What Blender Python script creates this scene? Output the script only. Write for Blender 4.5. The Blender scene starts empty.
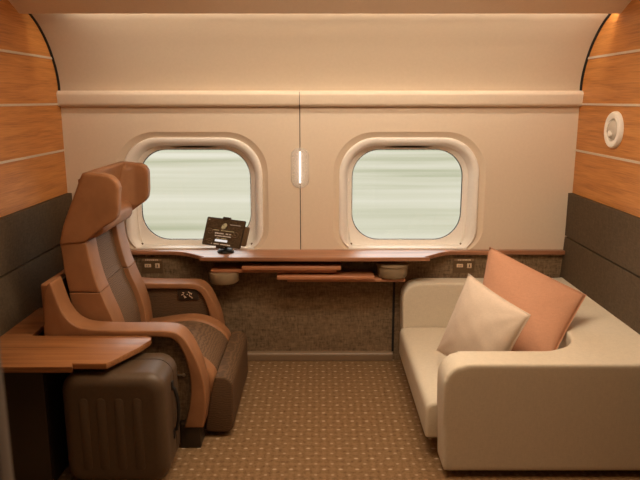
import bpy, bmesh, math, random
from mathutils import Vector, Matrix
random.seed(7)
S = bpy.context.scene
COL = S.collection
PI = math.pi

# ------------------------------------------------------------------ materials
def srgb(r, g, b):
    f = lambda c: c / 12.92 if c <= .04045 else ((c + .055) / 1.055) ** 2.4
    return (f(r / 255), f(g / 255), f(b / 255), 1)

class NT:
    def __init__(self, name):
        self.m = bpy.data.materials.new(name)
        self.m.use_nodes = True
        self.t = self.m.node_tree
        self.t.nodes.clear()
        self.out = self.n('ShaderNodeOutputMaterial')
    def n(self, kind, **kw):
        x = self.t.nodes.new(kind)
        for k, v in kw.items():
            setattr(x, k, v)
        return x
    def l(self, a, b):
        self.t.links.new(a, b)
    def math(self, op, a, b=None):
        x = self.n('ShaderNodeMath', operation=op)
        for i, v in enumerate((a, b)):
            if v is None:
                continue
            if isinstance(v, (int, float)):
                x.inputs[i].default_value = v
            else:
                self.l(v, x.inputs[i])
        return x.outputs[0]
    def coords(self, scale=(1, 1, 1), loc=(0, 0, 0), rot=(0, 0, 0)):
        c = self.n('ShaderNodeTexCoord')
        m = self.n('ShaderNodeMapping')
        m.inputs['Scale'].default_value = scale
        m.inputs['Location'].default_value = loc
        m.inputs['Rotation'].default_value = rot
        self.l(c.outputs['Object'], m.inputs['Vector'])
        return m.outputs['Vector']
    def noise(self, vec, scale=5, detail=4, rough=.55, dist=0):
        x = self.n('ShaderNodeTexNoise')
        x.inputs['Scale'].default_value = scale
        x.inputs['Detail'].default_value = detail
        x.inputs['Roughness'].default_value = rough
        x.inputs['Distortion'].default_value = dist
        self.l(vec, x.inputs['Vector'])
        return x.outputs['Fac']
    def ramp(self, fac, stops):
        x = self.n('ShaderNodeValToRGB')
        e = x.color_ramp.elements
        e[0].position, e[0].color = stops[0]
        e[1].position, e[1].color = stops[-1]
        for p, c in stops[1:-1]:
            q = e.new(p); q.color = c
        self.l(fac, x.inputs['Fac'])
        return x.outputs['Color']
    def mix(self, fac, a, b):
        x = self.n('ShaderNodeMix', data_type='RGBA')
        for s, v in ((x.inputs[0], fac), (x.inputs[6], a), (x.inputs[7], b)):
            if isinstance(v, (int, float, tuple)):
                s.default_value = v
            else:
                self.l(v, s)
        return x.outputs[2]
    def bsdf(self, col, rough=.5, bump=None, bstr=.2, bdist=.002, **kw):
        p = self.n('ShaderNodeBsdfPrincipled')
        if isinstance(col, tuple):
            p.inputs['Base Color'].default_value = col
        else:
            self.l(col, p.inputs['Base Color'])
        p.inputs['Roughness'].default_value = rough
        for k, v in kw.items():
            p.inputs[k].default_value = v
        if bump is not None:
            b = self.n('ShaderNodeBump')
            b.inputs['Strength'].default_value = bstr
            b.inputs['Distance'].default_value = bdist
            self.l(bump, b.inputs['Height'])
            self.l(b.outputs['Normal'], p.inputs['Normal'])
        self.l(p.outputs[0], self.out.inputs['Surface'])
        return self.m

def scale_c(c, k):
    return (c[0] * k, c[1] * k, c[2] * k, 1)

def m_plain(name, col, rough=.5, grain=.04, gscale=60, **kw):
    t = NT(name)
    v = t.coords()
    f = t.noise(v, gscale, 3)
    c = t.ramp(f, [(.3, scale_c(col, 1 - grain)), (.7, scale_c(col, 1 + grain))])
    return t.bsdf(c, rough, f, .05, .001, **kw)

def m_wood(name, dark, mid, light, axis='x', rough=.4, fine=1.0, coat=0.0):
    t = NT(name)
    k = {'x': (.9, 14, 14), 'y': (14, .9, 14), 'z': (14, 14, .9)}[axis]
    k2 = {'x': (3, 160, 160), 'y': (160, 3, 160), 'z': (160, 160, 3)}[axis]
    a = t.noise(t.coords(k), 1.6 * fine, 6, .6, .6)
    b = t.noise(t.coords(k2), 1.0 * fine, 4, .6)
    f = t.math('ADD', t.math('MULTIPLY', a, .5), t.math('MULTIPLY', b, .5))
    c = t.ramp(f, [(.38, scale_c(dark, .86)), (.5, mid), (.62, light)])
    return t.bsdf(c, rough, b, .08, .001, **{'Coat Weight': coat, 'Coat Roughness': .25})

def m_weave(name, col, amp=.35, scale=100, rough=.85, bstr=.4):
    """plain-woven cloth: short threads running both ways"""
    t = NT(name)
    a = t.noise(t.coords((1, 1, .25)), scale, 3, .65)
    b = t.noise(t.coords((.25, .25, 1)), scale, 3, .65)
    n = t.noise(t.coords(), 3, 3)
    f = t.math('ADD', t.math('ADD', t.math('MULTIPLY', a, .45), t.math('MULTIPLY', b, .45)), t.math('MULTIPLY', n, .1))
    c = t.ramp(f, [(.36, scale_c(col, 1 - amp)), (.64, scale_c(col, 1 + amp))])
    return t.bsdf(c, rough, f, bstr, .0015, **{'Specular IOR Level': .2})

def m_leather(name, col, rough=.42):
    t = NT(name)
    v = t.coords()
    x = t.n('ShaderNodeTexVoronoi')
    x.inputs['Scale'].default_value = 260
    t.l(v, x.inputs['Vector'])
    n = t.noise(v, 9, 4)
    c = t.ramp(n, [(.3, scale_c(col, .88)), (.7, scale_c(col, 1.12))])
    return t.bsdf(c, rough, x.outputs['Distance'], .12, .0008, **{'Specular IOR Level': .35})

def m_moire(name, col):
    """woven cloth with fine wavy lines, like watered silk"""
    t = NT(name)
    x = t.n('ShaderNodeTexWave', wave_type='BANDS', bands_direction='Z')
    x.inputs['Scale'].default_value = 34
    x.inputs['Distortion'].default_value = 7
    x.inputs['Detail'].default_value = 2
    x.inputs['Detail Scale'].default_value = 1.2
    t.l(t.coords((.7, .7, 1)), x.inputs['Vector'])
    n = t.noise(t.coords(), 220, 2)
    f = t.math('ADD', t.math('MULTIPLY', x.outputs['Fac'], .6), t.math('MULTIPLY', n, .4))
    c = t.ramp(f, [(.2, scale_c(col, .74)), (.85, scale_c(col, 1.28))])
    return t.bsdf(c, .7, f, .2, .001, **{'Specular IOR Level': .25})

def m_metal(name, col, rough=.35):
    t = NT(name)
    f = t.noise(t.coords((1, 1, 40)), 8, 2)
    c = t.ramp(f, [(.3, scale_c(col, .92)), (.7, scale_c(col, 1.08))])
    return t.bsdf(c, rough, **{'Metallic': .85})

def m_emit(name, col, st):
    t = NT(name)
    e = t.n('ShaderNodeEmission')
    e.inputs['Color'].default_value = col
    e.inputs['Strength'].default_value = st
    t.l(e.outputs[0], t.out.inputs['Surface'])
    return t.m

def m_carpet():
    t = NT('carpet')
    c = t.n('ShaderNodeTexCoord')
    sep = t.n('ShaderNodeSeparateXYZ')
    t.l(c.outputs['Object'], sep.inputs[0])
    def dots(ox, oy, rx, ry, sx=.0755, sy=.0925):
        def ax(o, off, s, r):
            k = t.math('ADD', t.math('MULTIPLY', o, 1 / s), off)
            q = t.math('SUBTRACT', t.math('FRACT', k), .5)
            return t.math('POWER', t.math('MULTIPLY', q, s / r), 2)
        d = t.math('ADD', ax(sep.outputs[0], ox, sx, rx), ax(sep.outputs[1], oy, sy, ry))
        x = t.n('ShaderNodeMapRange', clamp=True)
        x.inputs['From Min'].default_value = 1.5
        x.inputs['From Max'].default_value = .4
        t.l(d, x.inputs['Value'])
        return x.outputs[0]
    v = c.outputs['Object']
    big = dots(.25, .0, .0095, .0060)
    small = dots(.75, .5, .0075, .0058)
    # soft interlocking diamonds between the dots
    k = t.math('SINE', t.math('MULTIPLY', t.math('ADD', t.math('MULTIPLY', sep.outputs[0], 1 / .0755), t.math('MULTIPLY', sep.outputs[1], 1 / .0925)), 2 * PI))
    k2 = t.math('SINE', t.math('MULTIPLY', t.math('SUBTRACT', t.math('MULTIPLY', sep.outputs[0], 1 / .0755), t.math('MULTIPLY', sep.outputs[1], 1 / .0925)), 2 * PI))
    dia = t.math('MULTIPLY', t.math('MULTIPLY', k, k2), .5)
    n1 = t.noise(v, 55, 4, .7)
    n2 = t.noise(v, 400, 2, .7)
    f = t.math('ADD', t.math('ADD', t.math('MULTIPLY', n1, .55), t.math('MULTIPLY', n2, .45)), t.math('MULTIPLY', dia, .10))
    base = t.ramp(f, [(.34, CARPET_D), (.5, CARPET_M), (.68, CARPET_L)])
    dot = t.math('MAXIMUM', big, t.math('MULTIPLY', small, .6))
    col = t.mix(t.math('MULTIPLY', dot, .8), base, CARPET_DOT)
    return t.bsdf(col, .95, n2, .6, .004, **{'Specular IOR Level': .1})

def m_field():
    t = NT('field_grass')
    a = t.noise(t.coords((.05, .26, 1), loc=(4.2, 1.6, 0)), 1, 4, .55)
    b = t.noise(t.coords((.03, 1.3, 1), loc=(3, 7, 0)), 1, 4, .6)
    f = t.math('ADD', t.math('MULTIPLY', a, .75), t.math('MULTIPLY', b, .25))
    c = t.ramp(f, [(.30, FIELD_D), (.46, FIELD_M), (.66, FIELD_L)])
    return t.bsdf(c, .95, **{'Specular IOR Level': 0.0})

def m_glass():
    t = NT('window_glass')
    tr = t.n('ShaderNodeBsdfTransparent')
    tr.inputs[0].default_value = (.97, .985, .97, 1)
    gl = t.n('ShaderNodeBsdfGlossy')
    gl.inputs['Roughness'].default_value = .03
    fr = t.n('ShaderNodeFresnel')
    fr.inputs[0].default_value = 1.35
    mx = t.n('ShaderNodeMixShader')
    t.l(fr.outputs[0], mx.inputs[0]); t.l(tr.outputs[0], mx.inputs[1]); t.l(gl.outputs[0], mx.inputs[2])
    t.l(mx.outputs[0], t.out.inputs['Surface'])
    return t.m

def m_frost():
    t = NT('clear_lens')
    tr = t.n('ShaderNodeBsdfTransparent')
    p = t.n('ShaderNodeBsdfPrincipled')
    p.inputs['Base Color'].default_value = (.85, .8, .74, 1)
    p.inputs['Roughness'].default_value = .15
    mx = t.n('ShaderNodeMixShader')
    mx.inputs[0].default_value = .3
    t.l(tr.outputs[0], mx.inputs[1]); t.l(p.outputs[0], mx.inputs[2])
    t.l(mx.outputs[0], t.out.inputs['Surface'])
    return t.m

CARPET_D = (.12, .066, .030, 1); CARPET_M = (.255, .152, .074, 1); CARPET_L = (.33, .205, .11, 1); CARPET_DOT = (.60, .46, .32, 1)
FIELD_D = (.140, .146, .098, 1); FIELD_M = (.215, .211, .168, 1); FIELD_L = (.262, .255, .222, 1)

M = dict(
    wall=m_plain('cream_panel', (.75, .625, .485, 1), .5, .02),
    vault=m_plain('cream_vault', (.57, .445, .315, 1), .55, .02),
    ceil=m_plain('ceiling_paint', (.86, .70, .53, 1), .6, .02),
    white=m_plain('white_plastic', (.90, .86, .80, 1), .4, .02),
    wood=m_wood('wall_veneer', (.44, .155, .030, 1), (.53, .205, .044, 1), (.62, .265, .066, 1), 'y', .45, 1.4),
    table=m_wood('table_veneer', (.25, .105, .05, 1), (.37, .165, .085, 1), (.47, .23, .125, 1), 'x', .35, .8, .15),
    walnut=m_wood('side_table_veneer', (.20, .072, .022, 1), (.30, .122, .042, 1), (.39, .175, .066, 1), 'x', .38, .8, .1),
    edge=m_wood('table_edge', (.36, .14, .065, 1), (.46, .19, .09, 1), (.55, .24, .12, 1), 'x', .35, .8, .1),
    metal=m_metal('brushed_nickel', (.62, .56, .48, 1), .35),
    padding=m_weave('charcoal_padding', (.098, .067, .039, 1), .25, 110, .85),
    textile=m_weave('brown_textile', (.20, .135, .078, 1), .5, 95, .9),
    dark=m_plain('dark_gap', (.012, .009, .007, 1), .8),
    leather=m_leather('tan_leather', (.31, .143, .064, 1), .5),
    back_moire=m_moire('back_moire', (.155, .092, .052, 1)),
    moire=m_moire('brown_moire', (.115, .066, .034, 1)),
    darkplastic=m_plain('dark_brown_plastic', (.035, .022, .014, 1), .4),
    sofa=m_weave('beige_upholstery', (.66, .585, .465, 1), .06, 180, .8, .12),
    cream=m_weave('cream_cushion_cloth', (.69, .57, .465, 1), .05, 180, .85, .1),
    peach=m_weave('peach_cushion_cloth', (.61, .325, .205, 1), .06, 180, .85, .1),
    case=m_plain('suitcase_shell', (.088, .055, .031, 1), .45, .08, 90),
    black=m_plain('black_rubber', (.012, .01, .009, 1), .5),
    pod=m_plain('beige_plastic', (.27, .195, .115, 1), .45, .03),
    socket=m_plain('socket_cream', (.74, .56, .38, 1), .4),
    plate=m_plain('bronze_plate', (.13, .078, .036, 1), .5),
    mark=m_plain('printed_mark', (.75, .58, .42, 1), .5),
    strip=m_plain('bronze_strip', (.26, .165, .09, 1), .5),
    inlay=m_plain('strip_inlay', (.60, .50, .40, 1), .35),
    screen=m_plain('dark_screen', (.085, .058, .034, 1), .25, .35, 120),
    ink=m_emit('screen_ink', (.80, .52, .33, 1), .55),
    inkwhite=m_emit('screen_white', (.95, .86, .80, 1), .8),
    gold=m_emit('screen_gold', (.55, .36, .16, 1), .6),
    lamp=m_emit('lit_tube', (1, .95, .88, 1), 3),
    led=m_emit('lit_led', (1, .72, .45, 1), 3),
    lens=m_frost(), glass=m_glass(), carpet=m_carpet(), field=m_field(),
    plinth=m_plain('plinth_metal', (.25, .17, .105, 1), .4),
    jamb=m_plain('grey_jamb', (.17, .15, .13, 1), .5),
    silver=m_plain('pale_grey_lens', (.56, .50, .43, 1), .25),
)

# ------------------------------------------------------------------ mesh helpers
WL = {}
def link(o):
    COL.objects.link(o); return o
def wloc(p):
    return WL.get(p.name, Vector()) if p else Vector()

def thing(name, label, cat, loc, group=None, kind=None):
    o = bpy.data.objects.new(name, None)
    o.empty_display_size = .05
    link(o); o.location = loc; WL[o.name] = Vector(loc)
    if kind: o['kind'] = kind
    else:
        o['label'] = label; o['category'] = cat
    if group: o['group'] = group
    return o

def obj(name, bm, mat, parent=None, smooth=True, origin=None, angle=38):
    base = Vector(origin) if origin is not None else wloc(parent)
    bmesh.ops.recalc_face_normals(bm, faces=bm.faces)
    bmesh.ops.translate(bm, verts=bm.verts, vec=-base)
    me = bpy.data.meshes.new(name)
    bm.to_mesh(me); bm.free()
    me.materials.append(mat)
    if smooth:
        me.shade_smooth(); me.set_sharp_from_angle(angle=math.radians(angle))
    o = bpy.data.objects.new(name, me)
    link(o)
    if parent is not None:
        o.parent = parent; o.location = base - wloc(parent); WL[o.name] = base.copy()
    else:
        o.location = base; WL[o.name] = base.copy()
    return o

def tag(o, label, cat, group=None):
    o['label'] = label; o['category'] = cat
    if group: o['group'] = group
    return o
def struct(o):
    o['kind'] = 'structure'; return o

def box(bm, x0, x1, y0, y1, z0, z1, r=0, seg=3):
    t = bmesh.new()
    bmesh.ops.create_cube(t, size=1)
    for v in t.verts:
        v.co = Vector((x0 + (v.co.x + .5) * (x1 - x0), y0 + (v.co.y + .5) * (y1 - y0), z0 + (v.co.z + .5) * (z1 - z0)))
    if r: bmesh.ops.bevel(t, geom=t.edges[:], offset=r, segments=seg, profile=.5, affect='EDGES')
    return merge(bm, t)

def merge(bm, t):
    me = bpy.data.meshes.new('tmp'); t.to_mesh(me); t.free()
    bm.from_mesh(me); bpy.data.meshes.remove(me)
    return bm

def prism(bm, pts, a0, a1, plane='xz', r=0, seg=3):
    """polygon pts in a plane pushed out between a0 and a1 along the third axis"""
    def P(p, a):
        return {'xz': (p[0], a, p[1]), 'xy': (p[0], p[1], a), 'yz': (a, p[0], p[1])}[plane]
    t = bmesh.new()
    A = [t.verts.new(P(p, a0)) for p in pts]
    B = [t.verts.new(P(p, a1)) for p in pts]
    fa = t.faces.new(A); fb = t.faces.new(B[::-1])
    n = len(pts)
    for i in range(n):
        t.faces.new((A[i], B[i], B[(i + 1) % n], A[(i + 1) % n]))
    bmesh.ops.recalc_face_normals(t, faces=t.faces)
    if r:
        ed = list(set(list(fa.edges) + list(fb.edges)))
        bmesh.ops.bevel(t, geom=ed, offset=r, segments=seg, profile=.5, affect='EDGES', clamp_overlap=True)
    return merge(bm, t)

def smooth_poly(pts, n=6, closed=False):
    """Catmull-Rom through the points"""
    out = []
    N = len(pts)
    rng = range(N if closed else N - 1)
    for i in rng:
        g = lambda k: pts[k % N] if closed else pts[min(max(k, 0), N - 1)]
        p0, p1, p2, p3 = (Vector(g(i + k)) for k in (-1, 0, 1, 2))
        for j in range(n):
            t = j / n
            out.append(tuple(.5 * (2 * p1 + (p2 - p0) * t + (2 * p0 - 5 * p1 + 4 * p2 - p3) * t * t + (3 * p1 - p0 - 3 * p2 + p3) * t ** 3)))
    if not closed: out.append(tuple(pts[-1]))
    return out

def fillet(pts, r, n=5):
    """round the corners of a closed polygon; r is one radius or a list"""
    out = []
    N = len(pts)
    for i in range(N):
        p, a, b = Vector(pts[i]), Vector(pts[i - 1]), Vector(pts[(i + 1) % N])
        rr = r[i] if isinstance(r, (list, tuple)) else r
        if rr <= 0: out.append(tuple(p)); continue
        u, v = (a - p), (b - p)
        d = min(rr, u.length * .48, v.length * .48)
        u.normalize(); v.normalize()
        s, e = p + u * d, p + v * d
        for j in range(n + 1):
            t = j / n
            out.append(tuple((1 - t) ** 2 * s + 2 * t * (1 - t) * p + t * t * e))
    return out

def lathe(bm, prof, c=(0, 0, 0), axis='z', n=32):
    t = bmesh.new()
    rings = []
    for r, h in prof:
        ring = []
        for i in range(n):
            a = 2 * PI * i / n
            q = (r * math.cos(a), r * math.sin(a), h)
            if axis == 'x': q = (h, q[0], q[1])
            if axis == 'y': q = (q[0], h, q[1])
            ring.append(t.verts.new(Vector(q) + Vector(c)))
        rings.append(ring)
    for k in range(len(rings) - 1):
        for i in range(n):
            t.faces.new((rings[k][i], rings[k][(i + 1) % n], rings[k + 1][(i + 1) % n], rings[k + 1][i]))
    t.faces.new(rings[0][::-1]); t.faces.new(rings[-1])
    return merge(bm, t)

def tube(bm, path, r, n=8):
    t = bmesh.new()
    path = [Vector(p) for p in path]
    rings = []
    for i, p in enumerate(path):
        d = (path[min(i + 1, len(path) - 1)] - path[max(i - 1, 0)]).normalized()
        up = Vector((0, 0, 1)) if abs(d.z) < .9 else Vector((1, 0, 0))
        a = d.cross(up).normalized(); b = d.cross(a)
        rings.append([t.verts.new(p + a * r * math.cos(2 * PI * k / n) + b * r * math.sin(2 * PI * k / n)) for k in range(n)])
    for k in range(len(rings) - 1):
        for i in range(n):
            t.faces.new((rings[k][i], rings[k][(i + 1) % n], rings[k + 1][(i + 1) % n], rings[k + 1][i]))
    t.faces.new(rings[0][::-1]); t.faces.new(rings[-1])
    return merge(bm, t)

def strip_along_x(bm, prof, x0, x1, closed=False):
    """(y, z) outline swept from x0 to x1"""
    A = [bm.verts.new((x0, y, z)) for y, z in prof]
    B = [bm.verts.new((x1, y, z)) for y, z in prof]
    n = len(prof)
    for i in range(n if closed else n - 1):
        j = (i + 1) % n
        bm.faces.new((A[i], B[i], B[j], A[j]))
    return bm

def soften(o, voxel, it=6, fac=.5):
    m = o.modifiers.new('remesh', 'REMESH'); m.mode = 'VOXEL'; m.voxel_size = voxel; m.use_smooth_shade = True
    s = o.modifiers.new('smooth', 'SMOOTH'); s.factor = fac; s.iterations = it
    return o

def rrect(cx, cz, hw, hh, r, n=12, rb=None):
    """rounded rectangle; rb is the radius of the two lower corners"""
    pts = []
    for sx, sz, a0 in ((1, 1, 0), (-1, 1, 90), (-1, -1, 180), (1, -1, 270)):
        q = r if sz > 0 or rb is None else rb
        ox, oz = cx + sx * (hw - q), cz + sz * (hh - q)
        for k in range(n + 1):
            a = math.radians(a0 + 90 * k / n)
            pts.append((ox + q * math.cos(a), oz + q * math.sin(a)))
    return pts

def loft(bm, loops, cap=False):
    R = [[bm.verts.new(p) for p in lp] for lp in loops]
    n = len(R[0])
    for k in range(len(R) - 1):
        for i in range(n):
            bm.faces.new((R[k][i], R[k][(i + 1) % n], R[k + 1][(i + 1) % n], R[k + 1][i]))
    if cap: bm.faces.new(R[-1])
    return bm
def NB(): return bmesh.new()

# ------------------------------------------------------------------ setting
XW = 1.560           # side walls
YB = 4.05            # window wall
bm = NB(); box(bm, -1.62, 1.62, -1.35, 4.12, -.06, 0)
struct(obj('floor', bm, M['carpet'], smooth=False, origin=(0, 0, 0)))

# side walls: horizontal-grain veneer boards, nickel strips between them, dark padded panels low down
for side, s in (('left', -1), ('right', 1)):
    w = struct(obj('wall_' + side, box(NB(), min(s * XW, s * (XW + .05)), max(s * XW, s * (XW + .05)), -1.35, 4.12, 0, 2.45), M['wood'], smooth=False, origin=(s * XW, 3, 1.2)))
    for z in (1.349, 1.624, 1.886):
        bm = NB(); box(bm, min(s * (XW - .004), s * (XW + .01)), max(s * (XW - .004), s * (XW + .01)), 1.0, 4.05, z - .006, z + .006)
        obj('metal_strip', bm, M['inlay'], w, False)
    xo, xi = s * (XW + .01), s * 1.530
    xl = s * (1.48 if s < 0 else 1.515)
    for pts in ([(xo, .822), (xi, .822), (xi, 1.088), (xo, 1.088)], [(xo, .10), (xl, .10), (xl, .56), (xi, .812), (xo, .812)]):
        bm = NB(); prism(bm, pts, 1.02, 4.045, 'xz', .006, 2)
        obj('padded_panel', bm, M['padding'], w)
    bm = NB(); box(bm, min(s * XW, s * 1.548), max(s * XW, s * 1.548), 1.02, 4.045, .805, .83)
    obj('panel_groove', bm, M['dark'], w, False)

# window wall: two cream panels, each with a rounded window hole
WINS = (-.788, .551)
HOLE = lambda cx: rrect(cx, 1.083, .468, .376, .25, 12, .16)
wall = struct(thing('wall_back', None, None, (0, YB, 0), kind='structure'))
for (x0, x1), cx in zip(((-1.60, -.1245), (-.1195, 1.60)), WINS):
    bm = NB()
    def ring(pts):
        vs = [bm.verts.new((x, YB, z)) for x, z in pts]
        return [bm.edges.new((vs[i], vs[(i + 1) % len(vs)])) for i in range(len(vs))]
    e = ring([(x0, .70), (x1, .70), (x1, 1.64), (x0, 1.64)]) + ring(HOLE(cx))
    bmesh.ops.triangle_fill(bm, use_beauty=True, use_dissolve=False, edges=e)
    obj('wall_panel', bm, M['wall'], wall, False)
bm = NB(); box(bm, -.126, -.118, YB + .003, YB + .02, .70, 1.64)
obj('panel_seam', bm, M['dark'], wall, False)
bm = NB(); box(bm, -1.6, 1.6, 4.03, 4.045, 0, .703)
obj('textile_panel', bm, M['textile'], wall, False)
bm = NB(); box(bm, .462, .476, 4.02, 4.035, .06, .56)
obj('panel_groove', bm, M['dark'], wall, False)
# rail above the windows, in two lengths
for x0, x1 in ((-1.559, -.1235), (-.1205, 1.559)):
    bm = NB()
    prism(bm, fillet([(4.06, 1.610), (4.02, 1.610), (4.006, 1.622), (3.996, 1.684), (4.010, 1.702), (4.06, 1.704)], [0, .008, .012, .012, .012, 0]), x0, x1, 'yz')
    struct(obj('trim_1', bm, M['wall'], None, True, origin=((x0 + x1) / 2, 4.0, 1.65)))
bm = NB(); box(bm, -.125, -.119, 4.008, 4.05, 1.61, 1.695)
struct(obj('trim_2', bm, M['dark'], None, False, origin=(-.122, 4.0, 1.65)))

# coved panel between rail and ceiling, with dark gaskets along both ends
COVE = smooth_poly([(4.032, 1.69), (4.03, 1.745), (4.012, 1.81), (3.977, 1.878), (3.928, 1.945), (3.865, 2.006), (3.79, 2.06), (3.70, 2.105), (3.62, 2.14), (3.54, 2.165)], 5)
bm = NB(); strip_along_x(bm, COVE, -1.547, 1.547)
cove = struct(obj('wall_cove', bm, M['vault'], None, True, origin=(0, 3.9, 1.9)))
for s in (-1, 1):
    bm = NB()
    a = [(y - .003, z - .002) for y, z in COVE]; b = [(y + .03, z + .03) for y, z in COVE]
    prism(bm, a + b[::-1], s * 1.546, s * 1.562, 'yz')
    struct(obj('trim_3', bm, M['dark'], None, False, origin=(s * 1.56, 3.9, 1.9)))

# ceiling with a down-turned lip that hides the cove light
prof = [(-1.35, 2.27), (2.9, 2.27)] + smooth_poly([(3.0, 2.262), (3.2, 2.235), (3.35, 2.19), (3.477, 2.138), (3.555, 2.104), (3.592, 2.088)], 4) + [(3.606, 2.088), (3.61, 2.10), (3.45, 2.20), (3.30, 2.29), (-1.35, 2.33)]
bm = NB(); prism(bm, prof, -1.6, 1.6, 'yz')
struct(obj('ceiling', bm, M['ceil'], None, True, origin=(0, 2, 2.3)))
bm = NB(); strip_along_x(bm, [(3.54, 2.165), (3.40, 2.32), (3.2, 2.36)], -1.6, 1.6)
struct(obj('ceiling_cavity', bm, M['ceil'], None, False, origin=(0, 3.4, 2.3)))

# windows
for i, cx in enumerate(WINS):
    w = thing('window_%d' % (i + 1), None, None, (cx, 4.1, .74), kind='structure')
    def lp(top, bot, hw, r, rb, y): return [(x, y, z) for x, z in rrect(cx, (top + bot) / 2, hw, (top - bot) / 2, r, 12, rb)]
    bm = NB(); loft(bm, [lp(1.459, .707, .468, .25, .16, YB), lp(1.453, .708, .462, .245, .157, YB + .005), lp(1.428, .71, .437, .228, .145, YB + .017), lp(1.424, .711, .432, .225, .14, YB + .022)])
    obj('recess', bm, M['wall'], w, True)
    bm = NB()
    loft(bm, [lp(1.425, .710, .4325, .225, .14, YB + .022), lp(1.421, .712, .428, .222, .138, YB + .007), lp(1.415, .714, .421, .216, .13, YB + .004), lp(1.393, .719, .402, .205, .115, YB + .010),
              lp(1.384, .723, .393, .198, .10, YB + .024), lp(1.370, .728, .378, .19, .07, YB + .092), lp(1.352, .735, .364, .18, .05, YB + .098), lp(1.347, .768,   .350, .173, .172, YB + .104), lp(1.347, .768,   .350, .173, .172, YB + .122)])
    obj('window_frame', bm, M['white'], w, True, angle=50)
    bm = NB(); loft(bm, [lp(1.3475, .7675, .3505, .173, .173, YB + .1165), lp(1.343, .7715, .3455, .17, .17, YB + .116), lp(1.343, .7715, .3455, .17, .17, YB + .122)])
    obj('gasket', bm, M['black'], w, True)
    bm = NB(); t = bmesh.new()
    vs = [t.verts.new(p) for p in lp(1.345, .769, .3475, .171, .171, YB + .119)]; t.faces.new(vs); merge(bm, t)
    obj('pane', bm, M['glass'], w, False)
    # slim blind guides at both sides, their caps, and the slot of the blind above
    for s in (-1, 1):
        bm = NB()
        tube(bm, [(cx + s * .350, YB + .090, .748), (cx + s * .362, YB + .092, .80), (cx + s * .3705, YB + .094, .90), (cx + s * .3725, YB + .094, 1.0), (cx + s * .3725, YB + .094, 1.16)], .0045)
        obj('blind_guide', bm, M['white'], w)
        bm = NB(); lathe(bm, [(.006, -.003), (.006, .003)], (cx + s * .350, YB + .084, .747), 'y', 12)
        obj('screw_cap', bm, M['plate'], w)
    bm = NB()
    prism(bm, smooth_poly([(cx - .15, 1.3615), (cx - .08, 1.3665), (cx, 1.368), (cx + .08, 1.3665), (cx + .15, 1.3615)], 4) + [(cx + .10, 1.3585), (cx - .10, 1.3585)], YB + .087, YB + .097, 'xz')
    obj('blind_slot', bm, M['dark'], w, False)
    bm = NB(); box(bm, cx - .372, cx + .372, YB + .0, YB + .10, .70, .739, .003, 2)
    obj('sill', bm, M['white'], w)

# plinth along the floor
bm = NB(); prism(bm, fillet([(4.03, 0), (4.002, 0), (3.998, .046), (4.01, .058), (4.03, .060)], [0, .005, .01, .01, 0]), -1.5, .468, 'yz')
struct(obj('baseboard_back', bm, M['plinth'], None, True, origin=(0, 3.98, 0)))

# entrance partition in front of the compartment (the opening the picture looks through) and the corridor behind
bm = NB(); box(bm, -1.6, -.512, .96, 1.0, 0, 2.27, .004, 2)
struct(obj('wall_entrance', bm, M['jamb'], None, True, origin=(-1, .98, 0)))
bm = NB(); box(bm, .62, 1.6, .96, 1.0, 0, 2.27, .004, 2)
struct(obj('wall_entrance', bm, M['jamb'], None, True, origin=(1.1, .98, 0)))
bm = NB(); box(bm, -1.62, 1.62, -1.40, -1.35, 0, 2.33)
struct(obj('wall_corridor', bm, M['wall'], None, False, origin=(0, -1.37, 0)))

# land outside
bm = NB()
N, K = 40, 50
g = [[bm.verts.new((-200 + 400 * i / N, 4.7 + (k / K) ** 2 * 260, -1.6 + 9 * max(0, (k / K - .55)) ** 1.5 + .25 * math.sin(k * .7 + i * .3) * (k / K))) for i in range(N + 1)] for k in range(K + 1)]
for k in range(K):
    for i in range(N): bm.faces.new((g[k][i], g[k][i + 1], g[k + 1][i + 1], g[k + 1][i]))
struct(obj('ground', bm, M['field'], None, True, origin=(0, 60, -1.6)))
# ------------------------------------------------------------------ counter under the windows
cp = [(-1.54, 4.05), (-1.54, 4.0), (-.93, 3.998), (-.83, 3.965), (-.70, 3.86), (-.61, 3.832), (.55, 3.832), (.63, 3.855), (.735, 3.955), (.81, 3.998), (1.54, 4.0), (1.54, 4.05)]
ct = thing('window_counter', 'long red-brown wooden counter running under both windows', 'counter', (0, 3.95, .72))
cps = [cp[0], cp[1]] + smooth_poly(cp[2:10], 5) + [cp[10], cp[11]]
bm = NB(); prism(bm, cps, .705, .729, 'xy', .006, 3)
obj('counter_top', bm, M['table'], ct)
bm = NB(); box(bm, -.60, .40, 3.90, 4.03, .686, .7025)
obj('mounting_rail', bm, M['darkplastic'], ct, False)

# two fold-out tables tucked under the counter
def fold_table(label, leaves, px, pz0, pz1, ptop):
    t = thing('folding_table', label, 'folding table', (px, 3.9, pz0), 'fold-out tables under the counter')
    for (x0, x1, y0, z0, z1) in leaves:
        bm = NB(); box(bm, x0, x1, y0, 4.02, z0, z1, .006, 3)
        obj('table_leaf', bm, M['edge'], t)
    bm = NB()
    r = .092
    lathe(bm, [(r - .03, pz0), (r - .01, pz0 + .004), (r - .003, pz0 + .012), (r + .002, pz1 - .01), (r, pz1 - .002), (r - .006, pz1)], (px, 3.93, 0), 'z', 40)
    obj('pivot_drum', bm, M['pod'], t)
    if ptop:
        bm = NB(); lathe(bm, [(r + .006, pz1 - .001), (r + .008, pz1 + .003), (r + .006, pz1 + .012), (r - .004, pz1 + .015)], (px, 3.93, 0), 'z', 40)
        obj('drum_lid', bm, M['pod'], t)
fold_table('upper wooden fold-out table under the counter, drum below its end beside the armchair', [(-.665, .10, 3.88, .621, .643), (-.472, .128, 3.85, .6435, .669)], -.59, .548, .620, False)
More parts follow.
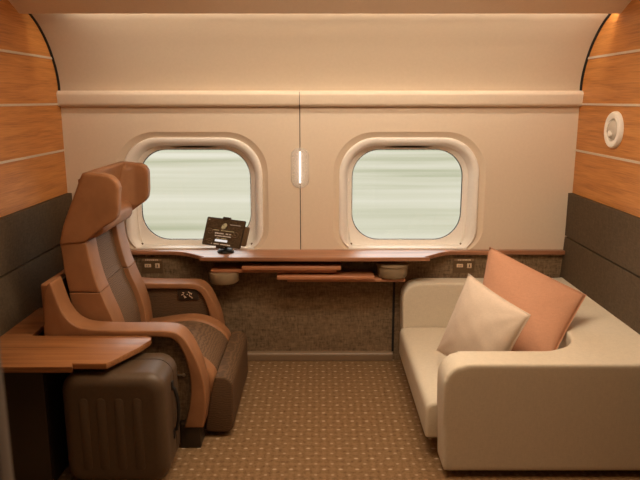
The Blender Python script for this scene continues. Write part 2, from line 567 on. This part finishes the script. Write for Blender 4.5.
fold_table('lower wooden fold-out table under the counter, its drum at the sofa end', [(-.262, .33, 3.85, .584, .609), (-.2, .52, 3.885, .561, .5835)], .445, .5845, .66, True)

# sockets under the counter ends
def outlet(cx, label):
    t = thing('socket_panel', label, 'socket', (cx, 4.03, .63), 'wall socket panels')
    bm = NB(); prism(bm, rrect(cx, .632, .068, .050, .006, 4), 4.026, 4.03, 'xz', .001, 1)
    obj('plate', bm, M['plate'], t)
    bm = NB(); box(bm, cx - .062, cx + .062, 4.0235, 4.027, .660, .674)
    lb = obj('label_strip', bm, M['strip'], t, False)
    bm = NB(); x = cx - .040
    for wd in (.007, .011, .006, .009, .012, .007, .010):
        box(bm, x, x + wd, 4.0215, 4.0245, .6635, .6705); x += wd + .003
    obj('lettering', bm, M['mark'], lb, False)
    bm = NB(); box(bm, cx - .046, cx - .006, 4.022, 4.027, .619, .641, .002, 2)
    a = obj('power_socket', bm, M['socket'], t)
    bm = NB()
    for dx in (-.032, -.020): box(bm, cx + dx - .0015, cx + dx + .0015, 4.0215, 4.0235, .624, .636)
    obj('slot', bm, M['darkplastic'], a, False)
    bm = NB(); box(bm, cx + .020, cx + .048, 4.022, 4.027, .614, .644, .002, 2)
    a = obj('usb_socket', bm, M['socket'], t)
    bm = NB(); box(bm, cx + .031, cx + .037, 4.0215, 4.0235, .620, .638)
    obj('slot', bm, M['darkplastic'], a, False)
outlet(-1.056, 'socket panel above the armchair arm, power and USB sockets')
outlet(.905, 'socket panel above the sofa, beside the cushions')

# slit lamp on the wall between the windows
lt = thing('wall_lamp', 'small vertical slit lamp glowing on the wall between the windows', 'lamp', (-.122, YB, 1.24))
bm = NB(); prism(bm, rrect(-.122, 1.24, .056, .122, .05, 8), YB - .012, YB - .0005, 'xz', .005, 3)
obj('lens', bm, M['lens'], lt)
bm = NB(); prism(bm, rrect(-.122, 1.245, .0032, .096, .0031, 5), YB - .017, YB - .011, 'xz', .002, 2)
obj('lit_tube', bm, M['lamp'], lt)

# round swivel lamp on the right wall
rl = thing('swivel_lamp', 'round white swivel lamp on the right wood wall', 'lamp', (XW, 3.53, 1.494))
bm = NB(); lathe(bm, [(.097, 0), (.097, -.012), (.090, -.022), (.074, -.025), (.060, -.018), (.056, -.006), (.05, 0)], (XW, 3.53, 1.494), 'x', 48)
obj('bezel', bm, M['white'], rl)
bm = NB(); lathe(bm, [(.052, -.004), (.050, -.016), (.042, -.027), (.028, -.034), (.012, -.037), (.002, -.0375)], (XW, 3.53, 1.494), 'x', 32)
bl = obj('swivel_head', bm, M['silver'], rl)
bm = NB(); tube(bm, [(XW - .024, 3.53 + .043 * math.cos(a), 1.478 + .043 * math.sin(a)) for a in [2.3 - .2 * k for k in range(12)]], .004)
obj('grip_ring', bm, M['pod'], bl)
bm = NB(); lathe(bm, [(.016, -.030), (.016, -.040), (.012, -.042)], (XW, 3.515, 1.475), 'x', 20)
obj('light_lens', bm, M['white'], bl)

# tablet on its stand
tb = thing('tablet', 'dark tilted tablet on a stand on the window counter', 'tablet', (-.58, 3.94, .729))
TL, TR, BR, BL = Vector((-.682, 3.955, .956)), Vector((-.446, 3.905, .934)), Vector((-.482, 3.885, .768)), Vector((-.724, 3.93, .788))
ux = ((TR - TL) + (BR - BL)) / 2; uy = ((TL - BL) + (TR - BR)) / 2
cen = (TL + TR + BR + BL) / 4
W_, H_ = ux.length, uy.length
ex = ux.normalized(); nrm = ex.cross(uy).normalized(); ey = nrm.cross(ex).normalized()
if nrm.y > 0: nrm = -nrm
def scr(u, v, d=0): return cen + ux * (u / 2) + uy * (v / 2) + nrm * d
def plate(bm, u0, u1, v0, v1, d0, d1, r=0):
    t = bmesh.new(); bmesh.ops.create_cube(t, size=1)
    for q in t.verts:
        q.co = scr(u0 + (q.co.x + .5) * (u1 - u0), v0 + (q.co.y + .5) * (v1 - v0), d0 + (q.co.z + .5) * (d1 - d0))
    if r: bmesh.ops.bevel(t, geom=t.edges[:], offset=r, segments=2, affect='EDGES')
    return merge(bm, t)
bd = obj('tablet_body', plate(NB(), -1, 1, -1, 1, -.012, 0, .004), M['darkplastic'], tb)
sc = obj('screen', plate(NB(), -.96, .96, -.95, .95, 0, .001), M['screen'], tb, False)
def words(v, h, u0, u1, dens, mat, name, lo=.03, hi=.09):
    bm = NB(); u = u0
    while u < u1:
        w = random.uniform(lo, hi)
        if random.random() < dens: plate(bm, u, min(u + w, u1), v - h * random.uniform(.7, 1), v + h * random.uniform(.7, 1), .001, .0016)
        u += w + .018
    obj(name, bm, mat, sc, False)
words(.83, .022, -.90, -.80, 1, M['ink'], 'text_line', .02, .04)
words(.62, .024, .25, .80, .95, M['ink'], 'text_line', .02, .05)
words(.14, .030, -.55, .52, .92, M['gold'], 'text_line')
words(-.07, .052, -.44, .42, .92, M['ink'], 'text_line')
words(-.25, .040, -.42, .42, .9, M['ink'], 'text_line')
words(-.42, .032, -.30, .22, .85, M['gold'], 'text_line')
words(-.84, .045, -.52, .48, .9, M['ink'], 'text_line')
obj('button', plate(NB(), -.36, .28, -.66, -.50, .001, .0018, .0006), M['inkwhite'], sc, False)
# slanted leaf-like emblem above the text
bm = NB(); t = bmesh.new()
em = [scr(-.04 + .12 * math.cos(a) + .05 * math.sin(a), .46 + .22 * math.sin(a), .0012) for a in [2 * PI * k / 20 for k in range(20)]]
t.faces.new([t.verts.new(p) for p in em]); merge(bm, t)
eb = obj('emblem', bm, M['gold'], sc, False)
bm = NB(); plate(bm, -.09, -.05, .50, .58, .0013, .0018); plate(bm, -.04, .05, .40, .43, .0013, .0018); plate(bm, -.12, -.02, .30, .33, .0013, .0018)
eb['label'] = 'gold emblem'
obj('emblem_mark', bm, M['screen'], sc, False)
# faint filigree on the screen sides
for (cu, cv, sg) in ((-.72, .0, 1), (.62, -.02, -1), (-.62, -.72, 1)):
    bm = NB()
    tube(bm, [scr(cu + (.03 + .012 * k) * math.cos(sg * k * .7) , cv + (.04 + .016 * k) * math.sin(sg * k * .7), .0012) for k in range(14)], .0011, 5)
    obj('filigree', bm, M['strip'], sc, False)
bm = NB(); plate(bm, -.20, .20, .93, 1.12, -.02, .004, .003)
obj('top_clip', bm, M['darkplastic'], tb)
bm = NB(); plate(bm, .90, 1.20, -.78, .60, -.035, -.006, .004)
obj('side_grip', bm, M['plate'], tb)
bm = NB(); plate(bm, -.25, .15, -1.14, -.92, -.03, .004, .003)
obj('lower_clip', bm, M['darkplastic'], tb)
bm = NB(); tube(bm, [(-.585, 3.985, .735), (-.585, 3.975, .80), (-.585, 3.95, .86)], .016, 12)
obj('stand_neck', bm, M['black'], tb)
bm = NB(); lathe(bm, [(.050, .7295), (.052, .734), (.046, .745), (.03, .752), (.02, .757)], (-.582, 3.975, 0), 'z', 32)
obj('stand_base', bm, M['black'], tb)

# ------------------------------------------------------------------ armchair, facing the sofa
AY = 3.37
ch = thing('armchair', 'tan leather and brown cloth armchair with winged headrest and footrest, beside the left window', 'armchair', (-.9, AY, 0))
outer = smooth_poly([(-1.247, .825), (-1.230, .828), (-1.217, .78), (-1.188, .69), (-1.142, .633), (-1.075, .609), (-.95, .602), (-.80, .601), (-.705, .599), (-.655, .583), (-.620, .543), (-.588, .476), (-.562, .40), (-.545, .30), (-.545, .20), (-.56, .112)], 4)
inner = smooth_poly([(-.650, .112), (-.622, .22), (-.610, .33), (-.622, .43), (-.648, .512), (-.685, .559), (-.76, .570), (-1.0, .571), (-1.18, .571)], 4) + [(-1.205, .52), (-1.21, .12), (-1.285, .12), (-1.285, .55), (-1.266, .78)]
for y0, y1 in ((2.905, 3.035), (3.705, 3.835)):
    sh = lambda p: (p[0] - (.032 * min(1, max(0, (p[0] + .80) / .08)) if y0 > 3.3 else 0), p[1])
    bm = NB(); prism(bm, [sh(p) for p in outer + inner], y0, y1, 'xz', .0125, 4)
    a = obj('armrest', bm, M['leather'], ch, True, angle=60)
    # cloth infill below the arm
    pts = [(-1.24, .12), (-.65, .13), (-.605, .3), (-.615, .44), (-.68, .575), (-1.24, .575)]
    bm = NB(); prism(bm, [sh(p) for p in pts], y0 + (.045 if y0 < 3.3 else .022), y1 - (.022 if y0 < 3.3 else .045), 'xz')
    obj('side_panel', bm, M['moire'] if y0 > 3.3 else M['textile'], a, False)
    if y0 < 3.3:
        bm = NB(); tube(bm, [(-.69, y0 + .042, .365), (-.668, y0 + .036, .367), (-.645, y0 + .036, .368)], .0045); lathe(bm, [(.007, -.003), (.009, .0), (.006, .006)], (-.648, y0 + .034, .368), 'y', 12)
        obj('latch', bm, M['metal'], a)
    else:
        bm = NB(); prism(bm, rrect(-.775, .532, .060, .034, .008, 4), y0 + .014, y0 + .023, 'xz', .002, 2)
        cpn = obj('control_panel', bm, M['darkplastic'], a)
        yk = y0 + .013
        fig = [[(-.032, .012), (-.022, .013), (-.027, .002), (-.037, -.002)], [(-.025, -.006), (-.017, -.012), (-.010, -.018)], [(-.020, -.021), (-.017, -.010)],
               [(.003, .018), (.011, .010), (.024, .006), (.019, .000)], [(-.006, .001), (-.001, .003)], [(.008, .000), (.011, -.009), (.023, -.016), (.025, -.022)]]
        for f in fig:
            bm = NB(); tube(bm, [(-.775 + x, yk, .532 + z) for x, z in f], .0026, 6)
            obj('seat_symbol', bm, M['mark'], cpn)
# shell wrapping round the back
bm = NB()
o_ = fillet([(-1.235, 2.925), (-1.295, 2.93), (-1.295, 3.81), (-1.235, 3.815)], [0, .06, .06, 0], 8)
i_ = fillet([(-1.235, 3.76), (-1.265, 3.755), (-1.265, 2.985), (-1.235, 2.98)], [0, .03, .03, 0], 8)
prism(bm, o_ + i_, .10, .815, 'xy', .008, 3)
obj('back_shell', bm, M['leather'], ch, True)
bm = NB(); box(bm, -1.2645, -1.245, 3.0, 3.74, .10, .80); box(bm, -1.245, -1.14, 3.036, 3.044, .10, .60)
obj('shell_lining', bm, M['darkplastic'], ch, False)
# seat cushion: leather bolsters left and right, cloth in the middle
seat = smooth_poly([(-1.08, .395), (-.95, .405), (-.82, .425), (-.72, .430), (-.64, .412), (-.575, .375), (-.528, .32), (-.512, .25)], 4) + [(-.535, .185), (-1.08, .17)]
bm = NB(); prism(bm, [(x - .004, z - .012) for x, z in seat], 3.14, 3.60, 'xz', .01, 3)
obj('seat', bm, M['back_moire'], ch, True)
for y0, y1 in ((3.04, 3.155), (3.575, 3.70)):
    bm = NB(); prism(bm, seat, y0, y1, 'xz', .028, 5)
    obj('seat_bolster', bm, M['leather'], ch, True, angle=60)
# backrest
BF = [(-.975, .38), (-.985, .50), (-1.01, .60), (-1.048, .70), (-1.08, .80), (-1.10, .90), (-1.112, 1.0), (-1.112, 1.08)]
BB = [(-1.20, 1.08), (-1.235, .99), (-1.225, .85), (-1.205, .70), (-1.18, .55), (-1.15, .38)]
def cut(pts, z0, z1, front):
    """the stretch of a profile between two heights, ends interpolated"""
    p = sorted(pts, key=lambda q: q[1])
    def at(z):
        for a, b in zip(p, p[1:]):
            if a[1] <= z <= b[1]:
                t = (z - a[1]) / (b[1] - a[1]); return (a[0] + (b[0] - a[0]) * t, z)
        return p[0] if z < p[0][1] else p[-1]
    q = [at(z0)] + [k for k in p if z0 < k[1] < z1] + [at(z1)]
    return q if front else q[::-1]
for y0, y1 in ((3.06, 3.205), (3.535, 3.68)):
    for z0, z1, nm in ((.39, .738, 'lower_bolster'), (.742, .985, 'upper_bolster')):
        f = smooth_poly(cut(BF, z0, z1, True), 4); b = smooth_poly(cut(BB, z0, z1, False), 4)
        bm = NB(); prism(bm, f + b, y0, y1, 'xz', .040, 5)
        obj(nm, bm, M['leather'], ch, True, angle=60)
for z0, z1 in ((.39, .745), (.749, 1.06)):
    f = [(x - .028, z) for x, z in smooth_poly(cut(BF, z0, z1, True), 4)]; b = [(x + .012, z) for x, z in smooth_poly(cut(BB, z0, z1, False), 4)]
    bm = NB(); prism(bm, f + b, 3.185, 3.555, 'xz', .008, 3)
    obj('back_cushion', bm, M['back_moire'], ch, True)
# headrest: a back with two forward wings, and a neck pad between them
wing = fillet([(-1.240, .972), (-1.210, 1.08), (-1.100, 1.312), (-1.085, 1.320), (-.975, 1.308), (-.937, 1.265), (-.952, 1.10), (-1.03, 1.055), (-1.12, .985)], [.01, .04, .008, .008, .04, .04, .04, .05, .02])
far_wing = fillet([(-1.240, .972), (-1.225, 1.08), (-1.12, 1.31), (-1.09, 1.316), (-.975, 1.308), (-.943, 1.275), (-.95, 1.11), (-1.03, 1.06), (-1.12, .985)], [.01, .04, .01, .01, .04, .04, .04, .05, .02])
bm = NB()
prism(bm, wing, 3.055, 3.115, 'xz'); prism(bm, far_wing, 3.615, 3.675, 'xz')
prism(bm, [(-1.240, .975), (-1.210, 1.08), (-1.11, 1.318), (-1.065, 1.318), (-1.09, 1.20), (-1.12, 1.05), (-1.12, .975)], 3.07, 3.66, 'xz')
for y, s in ((3.115, 1), (3.615, -1)):
    prism(bm, [(-1.15, y), (-1.02, y), (-1.08, y + s * .05), (-1.13, y + s * .10)], 1.08, 1.285, 'xy')
soften(obj('headrest', bm, M['leather'], ch, True), .008, 4)
bm = NB()
pad = fillet([(-1.13, 1.0), (-1.075, 1.0), (-1.035, 1.025), (-1.03, 1.08), (-1.06, 1.115), (-1.13, 1.12)], .03)
prism(bm, pad, 3.085, 3.60, 'xz')
soften(obj('neck_pad', bm, M['leather'], ch, True), .008, 6)
# footrest folded down in front
foot = fillet([(-.515, .322), (-.462, .322), (-.428, .288), (-.430, .05), (-.46, .025), (-.575, .03), (-.545, .2)], [.01, .035, .035, .04, .03, .03, .01])
bm = NB(); prism(bm, [(x + .04 * (.3 - z) * 0, z) for x, z in foot], 3.02, 3.69, 'xz', .02, 4)
obj('footrest', bm, M['moire'], ch, True, angle=60)
for y0, y1 in ((2.915, 3.03), (3.71, 3.825)):
    bm = NB(); box(bm, -.672, -.575, y0, y1, 0, .128, .006, 2)
    obj('foot', bm, M['darkplastic'], ch)
bm = NB(); box(bm, -1.2, -.68, 2.97, 3.77, 0, .17)
obj('base', bm, M['darkplastic'], ch, False)

# ------------------------------------------------------------------ wooden side table at front left
st = thing('side_table', 'wooden side table with a curved end, over the suitcase', 'table', (-1.25, 2.85, 0))
tp = [(-1.475, 2.53), (-1.013, 2.53), (-1.026, 2.568), (-.885, 2.568)] + smooth_poly([(-.868, 2.60), (-.835, 2.67), (-.795, 2.76), (-.772, 2.84), (-.778, 2.885)], 4) + [(-.80, 2.897), (-1.335, 2.897), (-1.345, 3.32), (-1.475, 3.32)]
bm = NB(); prism(bm, tp, .555, .582, 'xy', .004, 2)
obj('tabletop', bm, M['walnut'], st)
bm = NB(); box(bm, -1.47, -1.163, 2.59, 2.61, 0, .555, .002, 1); box(bm, -1.183, -1.163, 2.61, 2.885, 0, .555, .002, 1)
box(bm, -1.163, -1.0, 2.872, 2.885, 0, .555); obj('support_panel', bm, M['darkplastic'], st)

# ------------------------------------------------------------------ suitcase
su = thing('suitcase', 'dark brown hard-shell suitcase under the wooden side table', 'suitcase', (-.857, 2.715, 0))
X0, X1, Y0, Y1, Z0, Z1 = -1.088, -.650, 2.555, 2.855, .028, .530
def shell(y0, y1, rf, front):
    bm = NB()
    n = 8
    loops = []
    sgn = 1 if front else -1
    ys = y0 if front else y1
    for k in range(n + 1):
        a = PI / 2 * k / n
        ins = rf * (1 - math.sin(a)); dy = rf * (1 - math.cos(a))
        loops.append([(x, ys + sgn * dy, z) for x, z in rrect((X0 + X1) / 2, (Z0 + Z1) / 2, (X1 - X0) / 2 - ins, (Z1 - Z0) / 2 - ins, max(.075 - ins * .6, .02), 8)])
    ye = y1 if front else y0
    loops.append([(x, ye, z) for x, z in rrect((X0 + X1) / 2, (Z0 + Z1) / 2, (X1 - X0) / 2, (Z1 - Z0) / 2, .075, 8)])
    loft(bm, loops, True)
    bm.faces.new([bm.verts[i] for i in range(len(loops[0]))]) if bm.verts.ensure_lookup_table() is None else None
    return bm
f_ = shell(Y0, 2.738, .05, True)
# pressed ribs on the front face
for cx in (-.990, -.917, -.842, -.765):
    prism(f_, rrect(cx, .265, .020, .165, .018, 5), Y0 - .0015, Y0 + .01, 'xz', .0014, 2)
obj('front_shell', f_, M['case'], su, True, angle=50)
obj('back_shell', shell(2.744, Y1, .05, False), M['case'], su, True, angle=50)
bm = NB(); loft(bm, [[(x, y, z) for x, z in rrect((X0 + X1) / 2, (Z0 + Z1) / 2, (X1 - X0) / 2 - .003, (Z1 - Z0) / 2 - .003, .073, 8)] for y in (2.735, 2.747)])
obj('zipper', bm, M['black'], su)
bm = NB(); tube(bm, [(X1 - .004, 2.70, .42), (X1 + .012, 2.70, .405), (X1 + .022, 2.70, .36), (X1 + .025, 2.70, .31), (X1 + .022, 2.70, .26), (X1 + .012, 2.70, .215), (X1 - .004, 2.70, .20)], .008, 8)
obj('carry_handle', bm, M['black'], su)
for z in (.425, .195):
    bm = NB(); box(bm, X1 - .004, X1 + .006, 2.686, 2.714, z - .02, z + .02, .003, 2)
    obj('handle_mount', bm, M['black'], su)
for x in (X0 + .07, X1 - .07):
    for y in (Y0 + .06, Y1 - .06):
        bm = NB(); lathe(bm, [(.010, -.011), (.018, -.009), (.018, .009), (.010, .011)], (x, y, .0185), 'x', 20); box(bm, x - .016, x + .016, y - .016, y + .016, .022, .05, .004, 2)
        obj('wheel', bm, M['black'], su)

# ------------------------------------------------------------------ sofa
SXF, SXB, SYF, SYB, STOP, SBOT = .527, 1.542, 2.655, 4.022, .540, .035
so = thing('sofa', 'beige upholstered sofa built along the right wall', 'sofa', (1.05, 3.32, 0))
bm = NB()
arm = fillet([(SXF + .02, SBOT), (SXB, SBOT), (SXB, STOP), (SXF, STOP)], [.01, .01, .01, .13], 8)
prism(bm, arm, SYF, SYF + .165, 'xz'); prism(bm, [(x - .027 * (x < .9), z + .014 * (z > .3)) for x, z in arm], SYB - .14, SYB, 'xz')
XI = 1.205
prism(bm, [(XI, SBOT), (SXB, SBOT), (SXB, STOP + .024), (XI + .12, STOP), (XI, STOP)], SYF + .02, SYB - .01, 'xz')
box(bm, SXF + .10, SXB, SYF + .02, SYB - .02, SBOT, .14)
for yc, s in ((SYF + .165, 1), (SYB - .14, -1)):      # concave inside corners
    R = .22
    arc = [(XI - R + R * math.sin(a), yc + s * (R - R * math.cos(a))) for a in [PI / 2 * k / 10 for k in range(11)]]
    prism(bm, [(XI + .02, yc - s * .02), (XI - R, yc - s * .02)] + arc + [(XI + .02, yc + s * R)], SBOT, STOP, 'xy')
soften(obj('sofa_frame', bm, M['sofa'], so, True), .0125, 5)
bm = NB()
sp = fillet([(SXF - .036, .10), (XI - .01, .10), (XI - .01, .278), (SXF - .036, .278)], [.02, 0, 0, .045], 6)
prism(bm, sp, SYF + .17, SYB - .145, 'xz', .018, 4)
obj('seat_cushion', bm, M['sofa'], so, True, angle=60)
bm = NB(); box(bm, .72, 1.52, 2.80, 3.95, 0, .06)
obj('base', bm, M['darkplastic'], so, False)

# ------------------------------------------------------------------ cushions
def cushion(name, label, mat, c, thick, seam, wr=0.0, pinch=.10):
    """c: four corners in order; a stuffed square with pinched sides"""
    c = [Vector(p) for p in c]
    cen = sum(c, Vector()) / 4
    nrm = (c[2] - c[0]).cross(c[3] - c[1]).normalized()
    N = 36
    o = thing(name, label, 'cushion', tuple(cen), 'cushions on the sofa')
    def pt(u, v, s):
        pu = u * (1 - pinch * (1 - v * v) * abs(u) ** 1.5); pv = v * (1 - pinch * (1 - u * u) * abs(v) ** 1.5)
        a, b = (pu + 1) / 2, (pv + 1) / 2
        p = c[0] * (1 - a) * (1 - b) + c[1] * a * (1 - b) + c[2] * a * b + c[3] * (1 - a) * b
        t = thick * (max(0, 1 - u * u) ** .55) * (max(0, 1 - v * v) ** .55)
        t *= 1 + wr * (.5 * math.sin(5 * u + 3 * v + 1) + .5 * math.sin(9 * v - 4 * u) + .4 * math.sin(14 * (u + .6 * v)))
        for su in (-1, 1):
            for sv in (-1, 1):
                dx, dy = u - su, v - sv
                d = math.hypot(dx, dy)
                t *= 1 + wr * 5 * math.exp(-d * 2.4) * min(1, d * 3) * math.sin(math.atan2(dy * sv, dx * su) * 11 + su * 2 + sv + s)
        return p + nrm * s * t
    bm = NB()
    for s in (1, -1):
        g = [[bm.verts.new(pt(-1 + 2 * i / N, -1 + 2 * j / N, s)) for i in range(N + 1)] for j in range(N + 1)]
        for j in range(N):
            for i in range(N): bm.faces.new((g[j][i], g[j][i + 1], g[j + 1][i + 1], g[j + 1][i]))
    bmesh.ops.remove_doubles(bm, verts=bm.verts, dist=.0005)
    obj('cover', bm, mat, o, True, angle=180)
    bm = NB(); path = []
    for (u0, v0, u1, v1) in ((-1, -1, 1, -1), (1, -1, 1, 1), (1, 1, -1, 1), (-1, 1, -1, -1)):
        for k in range(16): path.append(pt(u0 + (u1 - u0) * k / 16, v0 + (v1 - v0) * k / 16, 0))
    path.append(path[0])
    tube(bm, path, .0032, 6)
    obj('seam', bm, seam, o)
    return o
# corners: left-bottom, top, right, bottom-right
cushion('cushion', 'cream square cushion on the sofa, in front of the peach cushion', M['cream'], [(.612, 3.262, .365), (.757, 3.25, .782), (.957, 2.864, .692), (.82, 2.905, .33)], .075, M['cream'], .03, .045)
cushion('cushion', 'large peach cushion behind the cream cushion on the sofa', M['peach'], [(.815, 3.355, .395), (.90, 3.415, .886), (1.338, 3.19, .688), (1.078, 2.94, .40)], .085, M['peach'], .02, .02)

# ------------------------------------------------------------------ lights
def area(name, loc, rot, sx, sy, power, col):
    d = bpy.data.lights.new(name, 'AREA'); d.shape = 'RECTANGLE'; d.size = sx; d.size_y = sy; d.energy = power; d.color = col
    o = bpy.data.objects.new(name, d); link(o); o.location = loc; o.rotation_euler = rot
    return o
SOFT, WARM = (1, .85, .66), (1, .68, .38)
area('ceiling_light_and_fill', (.28, 2.72, 2.235), (0, 0, 0), 1.5, .30, 21, SOFT)
area('ceiling_light_and_fill', (.1, 2.1, 2.26), (0, 0, 0), 2.2, .5, 17, WARM)  # warm fill added on the camera side, lifts front faces and warms corners
area('cove_light', (.1, 3.60, 2.115), (math.radians(72), 0, 0), 2.9, .03, 11, (1, .9, .76))
area('corridor_fill', (0, -.3, 2.26), (0, 0, 0), .8, .3, 4, (1, .85, .7))  # unseen fill added so the near side of the jamb is not dark

w = bpy.data.worlds.new('sky'); S.world = w; w.use_nodes = True
nt = w.node_tree
bg = nt.nodes['Background']
tc = nt.nodes.new('ShaderNodeTexCoord'); mp = nt.nodes.new('ShaderNodeMapping'); nz = nt.nodes.new('ShaderNodeTexNoise'); rp = nt.nodes.new('ShaderNodeValToRGB')
mp.inputs['Scale'].default_value = (1, 1, 4); nz.inputs['Scale'].default_value = 2.2; nz.inputs['Detail'].default_value = 5
rp.color_ramp.elements[0].position = .35; rp.color_ramp.elements[0].color = (.97, .97, .97, 1)
rp.color_ramp.elements[1].position = .65; rp.color_ramp.elements[1].color = (1, .97, .92, 1)
nt.links.new(tc.outputs['Generated'], mp.inputs['Vector']); nt.links.new(mp.outputs[0], nz.inputs['Vector'])
nt.links.new(nz.outputs['Fac'], rp.inputs['Fac']); nt.links.new(rp.outputs['Color'], bg.inputs['Color'])
bg.inputs['Strength'].default_value = 3.1

# ------------------------------------------------------------------ camera
cd = bpy.data.cameras.new('camera'); cam = bpy.data.objects.new('camera', cd); link(cam)
cam.location = (0, 0, 1.65); cam.rotation_euler = (math.radians(78), 0, 0)
cd.sensor_width = 36; cd.sensor_fit = 'HORIZONTAL'; cd.lens = 660 / 640 * 36
cd.clip_start = .05; cd.clip_end = 600
cd.dof.use_dof = True; cd.dof.focus_distance = 3.7; cd.dof.aperture_fstop = 3.2
S.camera = cam
vs = S.view_settings
S.display_settings.display_device = 'sRGB'
vs.view_transform = 'Standard'; vs.look = 'None'; vs.gamma = 1; vs.use_curve_mapping = False; vs.exposure = .13
